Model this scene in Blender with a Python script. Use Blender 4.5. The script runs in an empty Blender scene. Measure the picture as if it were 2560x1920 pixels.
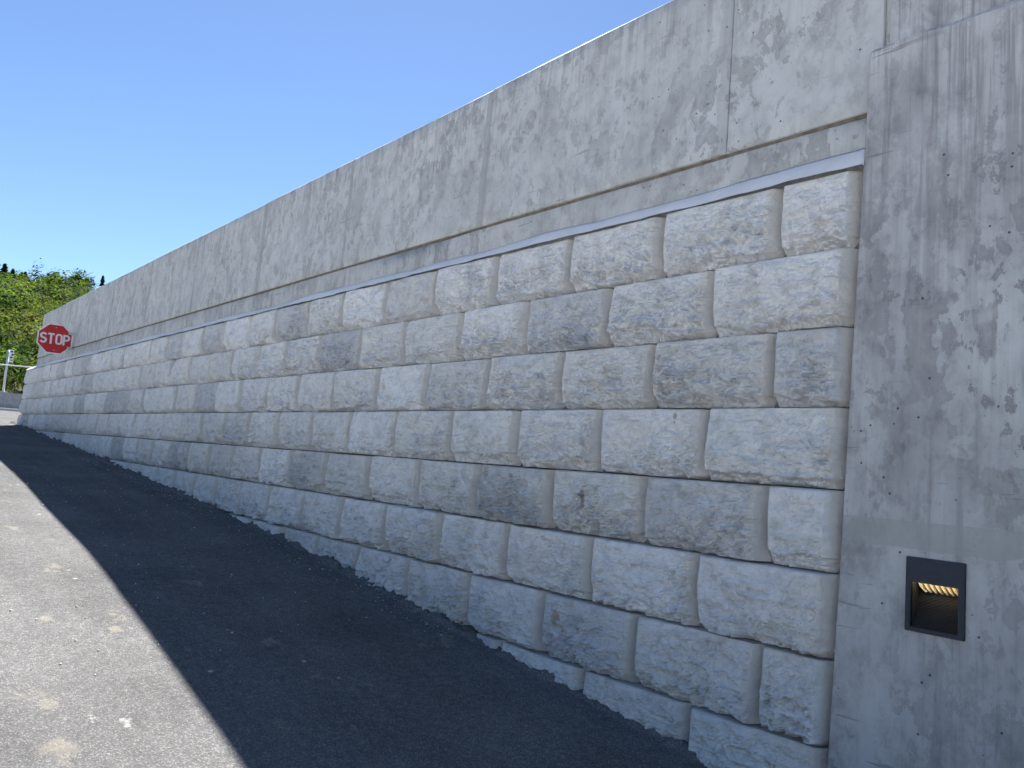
import bpy, math, random
import numpy as np
from mathutils import Matrix, Vector

scn = bpy.context.scene
col = scn.collection
R = math.radians
random.seed(7)

# ------------------------------------------------------------------ camera
# world: +X runs along the wall away from the camera, +Y from the wall towards the road, +Z up; z = 0 at the fourth course top
cam = bpy.data.cameras.new('camera')
cam_ob = bpy.data.objects.new('camera', cam)
col.objects.link(cam_ob)
YAW, PITCH, ROLL = -0.7132, 0.0970, 0.0637
_f = Vector((math.cos(YAW) * math.cos(PITCH), math.sin(YAW) * math.cos(PITCH), math.sin(PITCH)))
_r = Vector((math.sin(YAW), -math.cos(YAW), 0))
_u = _r.cross(_f)
_c, _s = math.cos(ROLL), math.sin(ROLL)
_r2 = _c * _r + _s * _u
_u2 = -_s * _r + _c * _u
m = Matrix((( _r2.x, _u2.x, -_f.x, 0.0), (_r2.y, _u2.y, -_f.y, 2.724), (_r2.z, _u2.z, -_f.z, -0.264), (0, 0, 0, 1)))
cam_ob.matrix_world = m
cam.sensor_width = 36
cam.lens = 1922.66 / 2560 * 36
cam.clip_start = 0.05
cam.clip_end = 6000
scn.camera = cam_ob

# ------------------------------------------------------------------ sky, sun, exposure
SUN_EL, SUN_PHI = 47.1, 34.0          # elevation, degrees to the right of the wall direction
world = bpy.data.worlds.new('World')
scn.world = world
world.use_nodes = True
wn = world.node_tree.nodes
sky = wn.new('ShaderNodeTexSky')
sky.sky_type = 'NISHITA'
sky.sun_disc = False
sky.sun_elevation = R(SUN_EL)
sky.sun_rotation = R(90 + SUN_PHI)
sky.altitude = 300
sky.air_density = 0.85
sky.dust_density = 0.06
sky.ozone_density = 5.0
world.node_tree.links.new(sky.outputs[0], wn['Background'].inputs[0])
wn['Background'].inputs[1].default_value = 0.05

sun = bpy.data.lights.new('sun', 'SUN')
sun.energy = 5.0
sun.angle = R(0.53)
sun.color = (1.0, 0.965, 0.92)
sun_ob = bpy.data.objects.new('sun', sun)
col.objects.link(sun_ob)
to_sun = Vector((math.cos(R(SUN_PHI)) * math.cos(R(SUN_EL)), -math.sin(R(SUN_PHI)) * math.cos(R(SUN_EL)), math.sin(R(SUN_EL))))
sun_ob.rotation_euler = to_sun.to_track_quat('Z', 'Y').to_euler()
sun_ob.location = to_sun * 40

scn.view_settings.view_transform = 'Standard'
scn.view_settings.look = 'None'
scn.view_settings.gamma = 1
scn.view_settings.use_curve_mapping = False
scn.view_settings.exposure = 1.8

# ------------------------------------------------------------------ helpers
def tag(o, label=None, cat=None, group=None, kind=None):
    if label: o['label'] = label
    if cat: o['category'] = cat
    if group: o['group'] = group
    if kind: o['kind'] = kind
    return o

def empty(name, loc=(0, 0, 0)):
    o = bpy.data.objects.new(name, None)
    o.empty_display_size = 0.2
    o.location = loc
    col.objects.link(o)
    return o

def link(name, me, mat=None, parent=None, loc=None):
    o = bpy.data.objects.new(name, me)
    col.objects.link(o)
    if mat is not None and len(me.materials) == 0:
        me.materials.append(mat)
    if parent is not None:
        o.parent = parent
        pl = parent.location.copy()
        g = parent.parent
        while g is not None:
            pl += g.location
            g = g.parent
        base = Vector(loc) if loc is not None else Vector((0, 0, 0))
        o.location = base - pl
    elif loc is not None:
        o.location = loc
    return o

def np_mesh(name, verts, faces, smooth=False, tint=None):
    """verts (n,3); faces (k,4) or (k,3) int arrays"""
    verts = np.asarray(verts, dtype=np.float32)
    faces = np.asarray(faces, dtype=np.int32)
    me = bpy.data.meshes.new(name)
    k = faces.shape[1]
    me.vertices.add(len(verts))
    me.vertices.foreach_set('co', verts.ravel())
    me.loops.add(faces.size)
    me.loops.foreach_set('vertex_index', faces.ravel())
    me.polygons.add(len(faces))
    me.polygons.foreach_set('loop_start', np.arange(0, faces.size, k, dtype=np.int32))
    me.polygons.foreach_set('loop_total', np.full(len(faces), k, dtype=np.int32))
    if smooth:
        me.polygons.foreach_set('use_smooth', np.ones(len(faces), dtype=bool))
    if tint is not None:
        a = me.attributes.new('tint', 'FLOAT_COLOR', 'POINT')
        a.data.foreach_set('color', np.asarray(tint, dtype=np.float32).ravel())
    me.update(calc_edges=True)
    me.validate()
    return me

def poly_mesh(name, verts, faces, smooth=False):
    me = bpy.data.meshes.new(name)
    me.from_pydata([tuple(v) for v in verts], [], [tuple(f) for f in faces])
    if smooth:
        for p in me.polygons: p.use_smooth = True
    me.update()
    return me

def grid_faces(nu, nv, flip=False, base=0):
    i = np.arange(nu - 1)[:, None] * nv + np.arange(nv - 1)[None, :]
    a, b, c, d = i, i + nv, i + nv + 1, i + 1
    f = np.stack([a, b, c, d], -1).reshape(-1, 4) + base
    return f[:, ::-1] if flip else f

def fix_normals(me):
    import bmesh
    bm = bmesh.new(); bm.from_mesh(me)
    bmesh.ops.recalc_face_normals(bm, faces=bm.faces)
    bm.to_mesh(me); bm.free()
    return me

def box_geo(x0, x1, y0, y1, z0, z1):
    v = [(x0, y0, z0), (x1, y0, z0), (x1, y1, z0), (x0, y1, z0), (x0, y0, z1), (x1, y0, z1), (x1, y1, z1), (x0, y1, z1)]
    f = [(0, 3, 2, 1), (4, 5, 6, 7), (0, 1, 5, 4), (1, 2, 6, 5), (2, 3, 7, 6), (3, 0, 4, 7)]
    return v, f

def bevel_box(name, x0, x1, y0, y1, z0, z1, b=0.004, seg=1):
    import bmesh
    v, f = box_geo(x0, x1, y0, y1, z0, z1)
    me = poly_mesh(name, v, f)
    bm = bmesh.new(); bm.from_mesh(me)
    bmesh.ops.bevel(bm, geom=bm.edges[:], offset=b, segments=seg, affect='EDGES', profile=0.5)
    bm.to_mesh(me); bm.free()
    return me

def tube(name, p0, p1, r0, r1=None, n=12, cap=True):
    r1 = r0 if r1 is None else r1
    p0, p1 = Vector(p0), Vector(p1)
    d = (p1 - p0).normalized()
    a = d.orthogonal().normalized(); b = d.cross(a)
    v = []
    for p, r in ((p0, r0), (p1, r1)):
        for i in range(n):
            t = 2 * math.pi * i / n
            v.append(p + a * (r * math.cos(t)) + b * (r * math.sin(t)))
    f = [(i, (i + 1) % n, n + (i + 1) % n, n + i) for i in range(n)]
    if cap:
        f += [tuple(range(n))[::-1], tuple(range(n, 2 * n))]
    me = poly_mesh(name, v, f)
    for p in me.polygons:
        if len(p.vertices) == 4: p.use_smooth = True
    return me

class Noise:
    """smooth lattice noise on 2-D coordinates, values about -1..1"""
    def __init__(self, seed):
        self.t = np.random.default_rng(seed).uniform(-1, 1, (64, 64))
    def __call__(self, x, y):
        xi = np.floor(x).astype(int); yi = np.floor(y).astype(int)
        fx = x - xi; fy = y - yi
        fx = fx * fx * fx * (fx * (fx * 6 - 15) + 10); fy = fy * fy * fy * (fy * (fy * 6 - 15) + 10)
        t = self.t
        a = t[xi % 64, yi % 64]; b = t[(xi + 1) % 64, yi % 64]
        c = t[xi % 64, (yi + 1) % 64]; d = t[(xi + 1) % 64, (yi + 1) % 64]
        return (a * (1 - fx) + b * fx) * (1 - fy) + (c * (1 - fx) + d * fx) * fy
    def fbm(self, x, y, octv=4, gain=.5):
        s = 0; amp = 1
        for o in range(octv):
            s = s + amp * self(x * 2 ** o + 17.3 * o, y * 2 ** o + 5.7 * o); amp *= gain
        return s
    def ridge(self, x, y, octv=4, gain=.5):
        s = 0; amp = 1
        for o in range(octv):
            s = s + amp * (1 - 2 * np.abs(self(x * 2 ** o + 9.1 * o, y * 2 ** o + 3.3 * o))); amp *= gain
        return s

# ------------------------------------------------------------------ materials
def new_mat(name, rough=0.85, spec=0.3):
    mt = bpy.data.materials.new(name)
    mt.use_nodes = True
    b = mt.node_tree.nodes['Principled BSDF']
    b.inputs['Roughness'].default_value = rough
    b.inputs['Specular IOR Level'].default_value = spec
    return mt, mt.node_tree.nodes, mt.node_tree.links, b

class NT:
    def __init__(self, mt):
        self.n = mt.node_tree.nodes; self.l = mt.node_tree.links
        self.tc = self.n.new('ShaderNodeTexCoord')
    def coord(self, scale=(1, 1, 1), which='Object', offset=None, rot=None):
        mp = self.n.new('ShaderNodeMapping')
        mp.inputs['Scale'].default_value = scale
        if rot: mp.inputs['Rotation'].default_value = rot
        self.l.new(self.tc.outputs[which], mp.inputs['Vector'])
        if offset is not None:
            ad = self.n.new('ShaderNodeVectorMath'); ad.operation = 'ADD'
            self.l.new(mp.outputs[0], ad.inputs[0]); self.l.new(offset, ad.inputs[1])
            return ad.outputs[0]
        return mp.outputs[0]
    def noise(self, vec, scale, detail=4, rough=.55, dist=0.0):
        t = self.n.new('ShaderNodeTexNoise')
        t.inputs['Scale'].default_value = scale; t.inputs['Detail'].default_value = detail
        t.inputs['Roughness'].default_value = rough; t.inputs['Distortion'].default_value = dist
        self.l.new(vec, t.inputs['Vector'])
        return t.outputs['Fac']
    def voronoi(self, vec, scale, feature='F1', out='Distance', rnd=1.0):
        t = self.n.new('ShaderNodeTexVoronoi'); t.feature = feature
        t.inputs['Scale'].default_value = scale; t.inputs['Randomness'].default_value = rnd
        self.l.new(vec, t.inputs['Vector'])
        return t.outputs[out]
    def ramp(self, fac, stops, interp='LINEAR'):
        r = self.n.new('ShaderNodeValToRGB'); r.color_ramp.interpolation = interp
        e = r.color_ramp.elements
        while len(e) < len(stops): e.new(0.5)
        for i, (p, c) in enumerate(stops):
            e[i].position = p
            e[i].color = (c, c, c, 1) if isinstance(c, (int, float)) else (*c, 1)
        self.l.new(fac, r.inputs['Fac'])
        return r.outputs['Color']
    def mix(self, fac, a, b, mode='MIX'):
        x = self.n.new('ShaderNodeMix'); x.data_type = 'RGBA'; x.blend_type = mode
        if isinstance(fac, (int, float)): x.inputs[0].default_value = fac
        else: self.l.new(fac, x.inputs[0])
        for s, v in ((6, a), (7, b)):
            if isinstance(v, (tuple, list)): x.inputs[s].default_value = (*v[:3], 1)
            else: self.l.new(v, x.inputs[s])
        return x.outputs[2]
    def math(self, op, a, b=None):
        x = self.n.new('ShaderNodeMath'); x.operation = op
        for i, v in enumerate((a, b)):
            if v is None: continue
            if isinstance(v, (int, float)): x.inputs[i].default_value = v
            else: self.l.new(v, x.inputs[i])
        return x.outputs[0]
    def bump(self, h, strength, dist, normal=None):
        b = self.n.new('ShaderNodeBump'); b.inputs['Strength'].default_value = strength
        b.inputs['Distance'].default_value = dist
        self.l.new(h, b.inputs['Height'])
        if normal is not None: self.l.new(normal, b.inputs['Normal'])
        return b.outputs[0]
    def spot(self, cx, cy, rx, ry, axes=(0, 2), wob=.9, seed=0.0):
        """soft-edged irregular stain at a fixed place in the scene"""
        g = self.n.new('ShaderNodeNewGeometry')
        sp = self.sep(g.outputs['Position'])
        a = self.math('DIVIDE', self.math('SUBTRACT', sp[axes[0]], cx), rx)
        b = self.math('DIVIDE', self.math('SUBTRACT', sp[axes[1]], cy), ry)
        d = self.math('SQRT', self.math('ADD', self.math('MULTIPLY', a, a), self.math('MULTIPLY', b, b)))
        t = self.n.new('ShaderNodeTexNoise'); t.inputs['Scale'].default_value = .6 / min(rx, ry); t.inputs['Detail'].default_value = 4
        self.l.new(g.outputs['Position'], t.inputs['Vector'])
        d = self.math('ADD', d, self.math('MULTIPLY', self.math('SUBTRACT', t.outputs['Fac'], .5), wob * 2))
        return self.ramp(d, [(.25, 1.0), (1.0, 0.0)] if wob > 1 else [(.55, 1.0), (.95, 0.0)])
    def rand(self):
        o = self.n.new('ShaderNodeObjectInfo'); return o.outputs['Random']
    def sep(self, vec):
        s = self.n.new('ShaderNodeSeparateXYZ'); self.l.new(vec, s.inputs[0]); return s.outputs

def concrete_mat(name, light, dark, lilac, seed, streak=1.0, band=None, bands=(), mott=.8, drip=None):
    mt, n, l, b = new_mat(name, 0.82, 0.25)
    t = NT(mt)
    off = t.n.new('ShaderNodeCombineXYZ')
    off.inputs[0].default_value = seed * 3.7; off.inputs[1].default_value = seed; off.inputs[2].default_value = seed * 1.9
    o = off.outputs[0]
    base = t.mix(t.ramp(t.noise(t.coord((1, 1, 1), offset=o), 1.3, 6, .62), [(.34, 0.0), (.66, 1.0)]), light, lilac)
    clus = t.ramp(t.noise(t.coord((1, 1, .8), offset=o), 1.2, 3, .5), [(.38, .3), (.54, 1.0)])
    clus2 = t.ramp(t.noise(t.coord((1.2, 1, 1), offset=o), 1.7, 3, .5), [(.62, 0.15), (.44, 1.0)][::-1])
    # fine cloudy mottling
    base = t.mix(mott, base, t.ramp(t.noise(t.coord((1, 1, .75), offset=o), 11, 10, .66, .2), [(.28, .66), (.5, 1.0), (.74, 1.14)]), 'MULTIPLY')
    base = t.mix(mott * .8, base, t.ramp(t.noise(t.coord((1, 1, .45), offset=o), 4.2, 8, .6, .2), [(.3, .74), (.5, 1.0), (.7, 1.1)]), 'MULTIPLY')
    # vertical run streaks, gathered in places
    st = t.noise(t.coord((13, 13, .5), offset=o), 2.6, 6, .62, .2)
    stc = t.mix(clus2, (1, 1, 1), t.ramp(st, [(.30, .58), (.47, .97), (.72, 1.1)]))
    base = t.mix(.75 * streak, base, stc, 'MULTIPLY')
    # water marks: soft inside, a darker rim here and there, in loose groups
    w1 = t.noise(t.coord((1.8, 1.8, 1.05), offset=o), 4.0, 8, .62, .2)
    base = t.mix(t.math('MULTIPLY', t.ramp(w1, [(.53, 0.0), (.55, .85), (.64, .45), (.8, .7)]), clus), base, dark)
    w2 = t.noise(t.coord((2.2, 2.2, 1.3), offset=o), 8.5, 8, .66, .2)
    base = t.mix(t.math('MULTIPLY', t.ramp(w2, [(.57, 0.0), (.59, .85), (.66, .5), (.8, .8)]), clus), base, tuple(c * .84 for c in dark))
    # pale cement bloom
    w3 = t.noise(t.coord((1.5, 1.5, 1.1), offset=o), 3.4, 8, .64, .2)
    base = t.mix(t.ramp(w3, [(.54, 0.0), (.60, .35), (.8, .55)]), base, tuple(min(1, c * 1.12) for c in light))
    # rain runs hanging from the top edge
    if drip:
        (dz, dl, dk) = drip
        zz0 = t.sep(t.tc.outputs['Object'])[2]
        ln = t.math('MULTIPLY', t.noise(t.coord((5, 5, .05), offset=o), 2.0, 4, .6), dl * 2)
        fall = t.math('DIVIDE', t.math('SUBTRACT', t.math('SUBTRACT', dz, zz0), 0.0), ln)
        run = t.ramp(t.noise(t.coord((16, 16, .25), offset=o), 2.2, 5, .65, .1), [(.50, 0.0), (.60, 1.0)])
        msk = t.math('MULTIPLY', t.ramp(fall, [(0.0, 1.0), (1.0, 0.0)]), run)
        base = t.mix(t.math('MULTIPLY', msk, dk), base, tuple(c * .8 for c in dark))
    # thin slanting scuffs
    sc = t.noise(t.coord((1.1, 1, 16), offset=o, rot=(0, .45, 0)), 3.4, 3, .5)
    scm = t.math('MULTIPLY', t.ramp(sc, [(.655, 0.0), (.68, .6)]), t.ramp(t.noise(t.coord(offset=o), 1.9, 2), [(.50, 0.0), (.60, 1.0)]))
    base = t.mix(scm, base, tuple(c * .72 for c in dark))
    # stained bands where formwork sheets met
    for (xj, hw, k) in bands:
        sxx = t.sep(t.tc.outputs['Object'])[0]
        wv = t.math('MULTIPLY', t.math('SUBTRACT', t.noise(t.coord((1, 1, 1), offset=o), 4.5, 5, .6), .5), .09)
        dd = t.math('ABSOLUTE', t.math('ADD', t.math('SUBTRACT', sxx, xj), wv))
        base = t.mix(t.math('MULTIPLY', t.math('LESS_THAN', dd, hw), k), base, tuple(c * .97 for c in dark))
    # bug holes
    vo = t.voronoi(t.coord(offset=o), 23, 'F1')
    sel = t.ramp(t.noise(t.coord(offset=o), 7, 3), [(.54, 0.0), (.58, 1.0)])
    holes = t.math('MULTIPLY', t.ramp(vo, [(.06, 1.0), (.11, 0.0)]), sel)
    base = t.mix(t.math('MULTIPLY', holes, .85), base, tuple(c * .25 for c in dark))
    if band:
        (z0, z1, bc) = band
        sx = t.sep(t.tc.outputs['Object'])
        zz = t.math('ADD', sx[2], t.math('MULTIPLY', t.math('SUBTRACT', t.noise(t.coord((1, 1, 1), offset=o), 5, 6, .6), .5), .10))
        mk = t.math('MULTIPLY', t.ramp(t.math('SUBTRACT', zz, z0 - 1), [(.995, 0.0), (1.0, 1.0)]) if False else t.math('GREATER_THAN', zz, z0), t.math('LESS_THAN', sx[2], z1))
        base = t.mix(t.math('MULTIPLY', mk, .62), base, bc)
    l.new(base, b.inputs['Base Color'])
    nb = t.bump(t.noise(t.coord(offset=o), 55, 8, .7), .22, .006)
    nb = t.bump(t.math('MULTIPLY', holes, -1), .8, .006, nb)
    nb = t.bump(t.noise(t.coord((1, 1, .6), offset=o), 3.0, 3, .5), .35, .02, nb)
    l.new(nb, b.inputs['Normal'])
    l.new(t.ramp(w1, [(.5, .86), (.62, .7)]), b.inputs['Roughness'])
    return mt

M = {}
M['parapet'] = concrete_mat('parapet_concrete', (.44, .455, .455), (.27, .28, .28), (.405, .42, .422), 1.0, .3, drip=(2.03, .55, .55), bands=((3.64, .035, .55), (6.99, .05, .6), (5.36, .016, .5), (8.81, .016, .5), (1.93, .03, .3), (12.35, .03, .5), (10.52, .02, .45)))
M['plinth'] = concrete_mat('plinth_concrete', (.425, .435, .43), (.27, .275, .268), (.40, .398, .395), 2.3, 1.1)
M['pier'] = concrete_mat('pier_concrete', (.44, .45, .455), (.215, .22, .225), (.335, .34, .35), 4.1, 1.15, mott=1.0, drip=(1.36, 1.3, .75), band=(-.47, -.385, (.30, .31, .305)))
M['barrier'] = concrete_mat('barrier_concrete', (.36, .36, .36), (.25, .25, .25), (.33, .325, .33), 6.0)

def block_mat():
    mt, n, l, b = new_mat('split_face_stone', 0.88, 0.22)
    t = NT(mt)
    oi = n.new('ShaderNodeObjectInfo')
    cb = n.new('ShaderNodeCombineXYZ')
    r10 = t.math('MULTIPLY', oi.outputs['Random'], 91.0)
    r7 = t.math('MULTIPLY', oi.outputs['Random'], 57.0)
    l.new(r10, cb.inputs[0]); l.new(r7, cb.inputs[1]); l.new(r10, cb.inputs[2])
    o = cb.outputs[0]
    tone = t.ramp(oi.outputs['Random'], [(0, (.36, .372, .39)), (.10, (.50, .505, .50)), (.28, (.62, .63, .64)), (.42, (.50, .505, .495)), (.6, (.63, .64, .65)), (.75, (.535, .54, .535)), (.88, (.59, .595, .59)), (1, (.40, .412, .43))])
    # buff to blue-grey drift inside one block
    drift = t.noise(t.coord((1, 1, 1), offset=o), 2.9, 4, .55, .3)
    base = t.mix(t.ramp(drift, [(.50, 0.0), (.62, .35), (.7, .45)]), tone, (.59, .57, .53))
    d2 = t.noise(t.coord((1.3, 1, 1), offset=o), 4.2, 5, .6)
    base = t.mix(t.ramp(d2, [(.50, 0.0), (.62, .38)]), base, (.50, .525, .565))
    cl = t.noise(t.coord((1, 1, 1.4), offset=o), 13, 7, .68, .6)
    base = t.mix(.75, base, t.ramp(cl, [(.3, .62), (.5, 1.0), (.72, 1.22)]), 'MULTIPLY')
    # chalky bloom on chips, dark specks and pits
    ch = t.noise(t.coord((1, 1, 1.6), offset=o), 20, 8, .7, 1.6)
    base = t.mix(t.ramp(ch, [(.60, 0.0), (.66, .32)]), base, (.80, .805, .81))
    pv = t.voronoi(t.coord(offset=o), 46)
    pits = t.math('MULTIPLY', t.ramp(pv, [(.08, 1.0), (.17, 0.0)]), t.ramp(t.noise(t.coord(offset=o), 5, 3), [(.57, 0.0), (.64, 1.0)]))
    base = t.mix(t.math('MULTIPLY', pits, .7), base, (.15, .15, .15))
    # faint rusty drips on a few stones
    ru = t.noise(t.coord((22, 22, 1.6), offset=o), 1.0, 4, .6, .5)
    rum = t.math('MULTIPLY', t.ramp(ru, [(.66, 0.0), (.72, .45)]), t.math('GREATER_THAN', oi.outputs['Random'], .86))
    base = t.mix(rum, base, (.34, .22, .17))
    # buff tint on the pier-side end of each block, painting its joint shade too
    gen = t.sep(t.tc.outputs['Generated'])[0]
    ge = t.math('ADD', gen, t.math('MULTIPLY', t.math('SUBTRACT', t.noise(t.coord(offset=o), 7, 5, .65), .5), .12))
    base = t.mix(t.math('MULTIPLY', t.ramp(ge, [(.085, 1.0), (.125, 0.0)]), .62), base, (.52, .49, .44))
    # single stains
    for (cx, cz, rx, rz, k, cc) in ((2.548, -.436, .022, .062, .75, (.20, .155, .125)), (2.672, -1.007, .022, .05, .7, (.30, .26, .20)), (2.626, -1.05, .01, .022, .6, (.30, .26, .20)),
            (1.901, .487, .007, .075, .5, (.42, .22, .18)), (1.669, .533, .005, .05, .35, (.42, .25, .2)), (2.042, -.035, .012, .016, .7, (.2, .2, .17)), (2.04, -.062, .006, .006, .8, (.15, .15, .15))):
        base = t.mix(t.math('MULTIPLY', t.spot(cx, cz, rx, rz), k), base, cc)
    l.new(base, b.inputs['Base Color'])
    nb = t.bump(t.noise(t.coord((1, 1, 1.5), offset=o), 24, 7, .66, .5), .6, .014)
    nb = t.bump(t.noise(t.coord(offset=o), 130, 4, .6), .3, .003, nb)
    l.new(nb, b.inputs['Normal'])
    return mt
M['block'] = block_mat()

def simple(name, c, rough=.8, spec=.3, nscale=30, var=.15, bump=.2, metal=0.0):
    mt, n, l, b = new_mat(name, rough, spec)
    t = NT(mt)
    f = t.noise(t.coord(), nscale, 6, .62)
    lo = tuple(x * (1 - var) for x in c); hi = tuple(min(1, x * (1 + var)) for x in c)
    l.new(t.mix(t.ramp(f, [(.3, 0.0), (.7, 1.0)]), lo, hi), b.inputs['Base Color'])
    l.new(t.bump(f, bump, .004), b.inputs['Normal'])
    b.inputs['Metallic'].default_value = metal
    return mt

M['mortar'] = simple('white_mortar', (.66, .665, .675), .75, .25, 7, .08, .15)
M['core'] = simple('wall_core', (.16, .155, .15), .95, .1)
M['joint'] = simple('rusty_joint_filler', (.15, .135, .115), .95, .1, 24, .35, .5)
M['kerb'] = simple('kerb_stone', (.55, .54, .52), .85, .2, 12, .1)
M['galv'] = simple('galvanised_steel', (.55, .57, .58), .5, .5, 18, .08, .1, .6)
M['white'] = simple('sign_white', (.78, .78, .77), .45, .4, 20, .03, .02)
M['red'] = simple('sign_red', (.55, .028, .034), .4, .4, 14, .14, .03)
M['black'] = simple('sign_black', (.03, .03, .03), .5, .3)
M['plate'] = simple('powder_coated_plate', (.009, .018, .034), .5, .35, 90, .25, .25)
M['recess'] = simple('recess_coating', (.010, .012, .016), .6, .35, 60, .25, .2)
M['fin'] = simple('louver_metal', (.62, .53, .36), .35, .5, 40, .08, .05, .3)
M['soil'] = simple('soil', (.14, .12, .085), .95, .1, 3, .35, .5)
M['bounce_paving'] = simple('added_bounce_paving', (.66, .655, .645), .9, .2, 2.5, .12, .2)  # added out-of-view ground that throws sunlight back onto the shaded wall
M['rock'] = simple('pale_rock', (.62, .60, .56), .9, .2, 1.2, .2, .5)
M['bark'] = simple('bark', (.09, .075, .06), .9, .1, 6, .3, .4)
M['cable'] = simple('pale_cable', (.72, .71, .68), .6, .3, 8, .05, .02)
mt, n, l, b = new_mat('lamp_glow'); b.inputs['Emission Color'].default_value = (1.0, .80, .45, 1); b.inputs['Emission Strength'].default_value = 3.0
b.inputs['Base Color'].default_value = (.8, .7, .5, 1); M['glow'] = mt

def asphalt_mat():
    mt, n, l, b = new_mat('asphalt', 0.95, 0.0)
    t = NT(mt)
    co = t.coord()
    ag = t.voronoi(co, 210, 'F1', 'Color')
    agv = t.sep(ag)[0]
    base = t.ramp(agv, [(0, (.10, .099, .098)), (.55, (.128, .127, .126)), (.85, (.16, .159, .157)), (1, (.23, .228, .224))])
    base = t.mix(.8, base, t.ramp(t.noise(co, 1.3, 6, .62), [(.3, .80), (.7, 1.22)]), 'MULTIPLY')
    base = t.mix(.5, base, t.ramp(t.noise(co, 26, 5, .65), [(.3, .7), (.7, 1.3)]), 'MULTIPLY')
    # faint roller lanes along the road
    base = t.mix(.5, base, t.ramp(t.noise(t.coord((.25, 5, 1)), 1.0, 3), [(.35, .86), (.65, 1.12)]), 'MULTIPLY')
    # pale sandy spatters
    sp = t.noise(t.coord((1, 1, 1)), 3.6, 6, .6, .5)
    spm = t.math('MULTIPLY', t.ramp(sp, [(.63, 0.0), (.68, .35)]), t.ramp(t.noise(co, .55, 2), [(.46, .0), (.58, 1.0)]))
    base = t.mix(spm, base, (.36, .32, .24))
    v2 = t.voronoi(co, 5.5)
    pt = t.math('MULTIPLY', t.ramp(v2, [(.05, 1.0), (.075, 0.0)]), t.ramp(t.noise(co, 2.3, 2), [(.55, 0.0), (.6, 1.0)]))
    base = t.mix(t.math('MULTIPLY', pt, .75), base, (.5, .48, .44))
    for (cx, cy, rx, ry, k, cc) in ((2.93, 1.857, .05, .017, .7, (.55, .54, .51)), (3.01, 1.95, .03, .012, .8, (.6, .58, .54)), (4.13, 1.90, .09, .03, .6, (.40, .36, .28)), (4.1, 1.62, .08, .035, .6, (.40, .36, .27)),
            (3.9, 1.66, .05, .03, .5, (.40, .36, .27)), (2.75, 1.385, .05, .02, .6, (.36, .33, .24)), (2.83, 2.09, .09, .05, .5, (.38, .34, .26)), (3.2, 2.05, .10, .03, .45, (.38, .35, .27)), (3.55, 1.45, .04, .016, .5, (.34, .3, .24)),
            (3.35, 1.35, .05, .015, .45, (.34, .31, .26)), (4.4, 1.33, .05, .02, .5, (.36, .32, .26)), (5.1, 1.7, .10, .03, .5, (.38, .34, .26)), (6.3, 1.75, .12, .03, .5, (.38, .34, .26)), (7.6, 1.72, .14, .03, .45, (.38, .34, .26)), (2.6, 1.15, .035, .015, .5, (.34, .31, .25))):
        base = t.mix(t.math('MULTIPLY', t.spot(cx, cy, rx, ry, (0, 1), 2.4), k * .5), base, cc)
    l.new(base, b.inputs['Base Color'])
    vh = t.voronoi(co, 210, 'F1')
    nb = t.bump(vh, .55, .003)
    nb = t.bump(t.noise(co, 40, 6, .7), .35, .006, nb)
    l.new(nb, b.inputs['Normal'])
    return mt
M['asphalt'] = asphalt_mat()

def leaf_mat(name, use_attr=True, c=(.06, .10, .02)):
    mt = bpy.data.materials.new(name); mt.use_nodes = True
    n, l = mt.node_tree.nodes, mt.node_tree.links
    b = n['Principled BSDF']; b.inputs['Roughness'].default_value = .9; b.inputs['Specular IOR Level'].default_value = .08
    t = NT(mt)
    if use_attr:
        a = n.new('ShaderNodeAttribute'); a.attribute_name = 'tint'; base = a.outputs['Color']
    else:
        base = t.mix(0.0, c, c)
    base = t.mix(.7, base, t.ramp(t.noise(t.coord(), .9, 4), [(.3, .65), (.7, 1.35)]), 'MULTIPLY')
    l.new(base, b.inputs['Base Color'])
    tr = n.new('ShaderNodeBsdfTranslucent')
    l.new(t.mix(1.0, base, (1.05, 1.15, .6), 'MULTIPLY'), tr.inputs['Color'])
    mx = n.new('ShaderNodeMixShader'); mx.inputs[0].default_value = .45
    l.new(b.outputs[0], mx.inputs[1]); l.new(tr.outputs[0], mx.inputs[2])
    l.new(mx.outputs[0], n['Material Output'].inputs['Surface'])
    return mt
M['leaf'] = leaf_mat('foliage')

# ------------------------------------------------------------------ measured lines
BAT = -0.0282                     # batter of the face: y = BAT * z
H = 0.30                          # course height
BW = 0.588                        # block length
X_END = 18.24
PX = [-80, -20, -6, -2, 0, 1.82, 2.47, 3.56, 5.1, 7.26, 11.2, 14.6, 18.3, 22, 28, 40, 48, 62, 120]
PZ = [-7.5, -3.1, -2.08, -1.73, -1.555, -1.385, -1.315, -1.195, -1.045, -.88, -.62, -.42, -.215, -.06, .12, .44, .62, .9, 1.5]
PX = np.array(PX, float); PZ = np.array(PZ, float)
_sl = np.gradient(PZ, PX)
def prof(x):
    x = np.clip(np.asarray(x, float), PX[0], PX[-1])
    i = np.clip(np.searchsorted(PX, x) - 1, 0, len(PX) - 2)
    h = PX[i + 1] - PX[i]; t = (x - PX[i]) / h
    return ((1 + 2 * t) * (1 - t) ** 2 * PZ[i] + t * (1 - t) ** 2 * h * _sl[i] + t * t * (3 - 2 * t) * PZ[i + 1] + t * t * (t - 1) * h * _sl[i + 1])
def pier_edge(z): return 1.287 - 0.0263 * z

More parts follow.
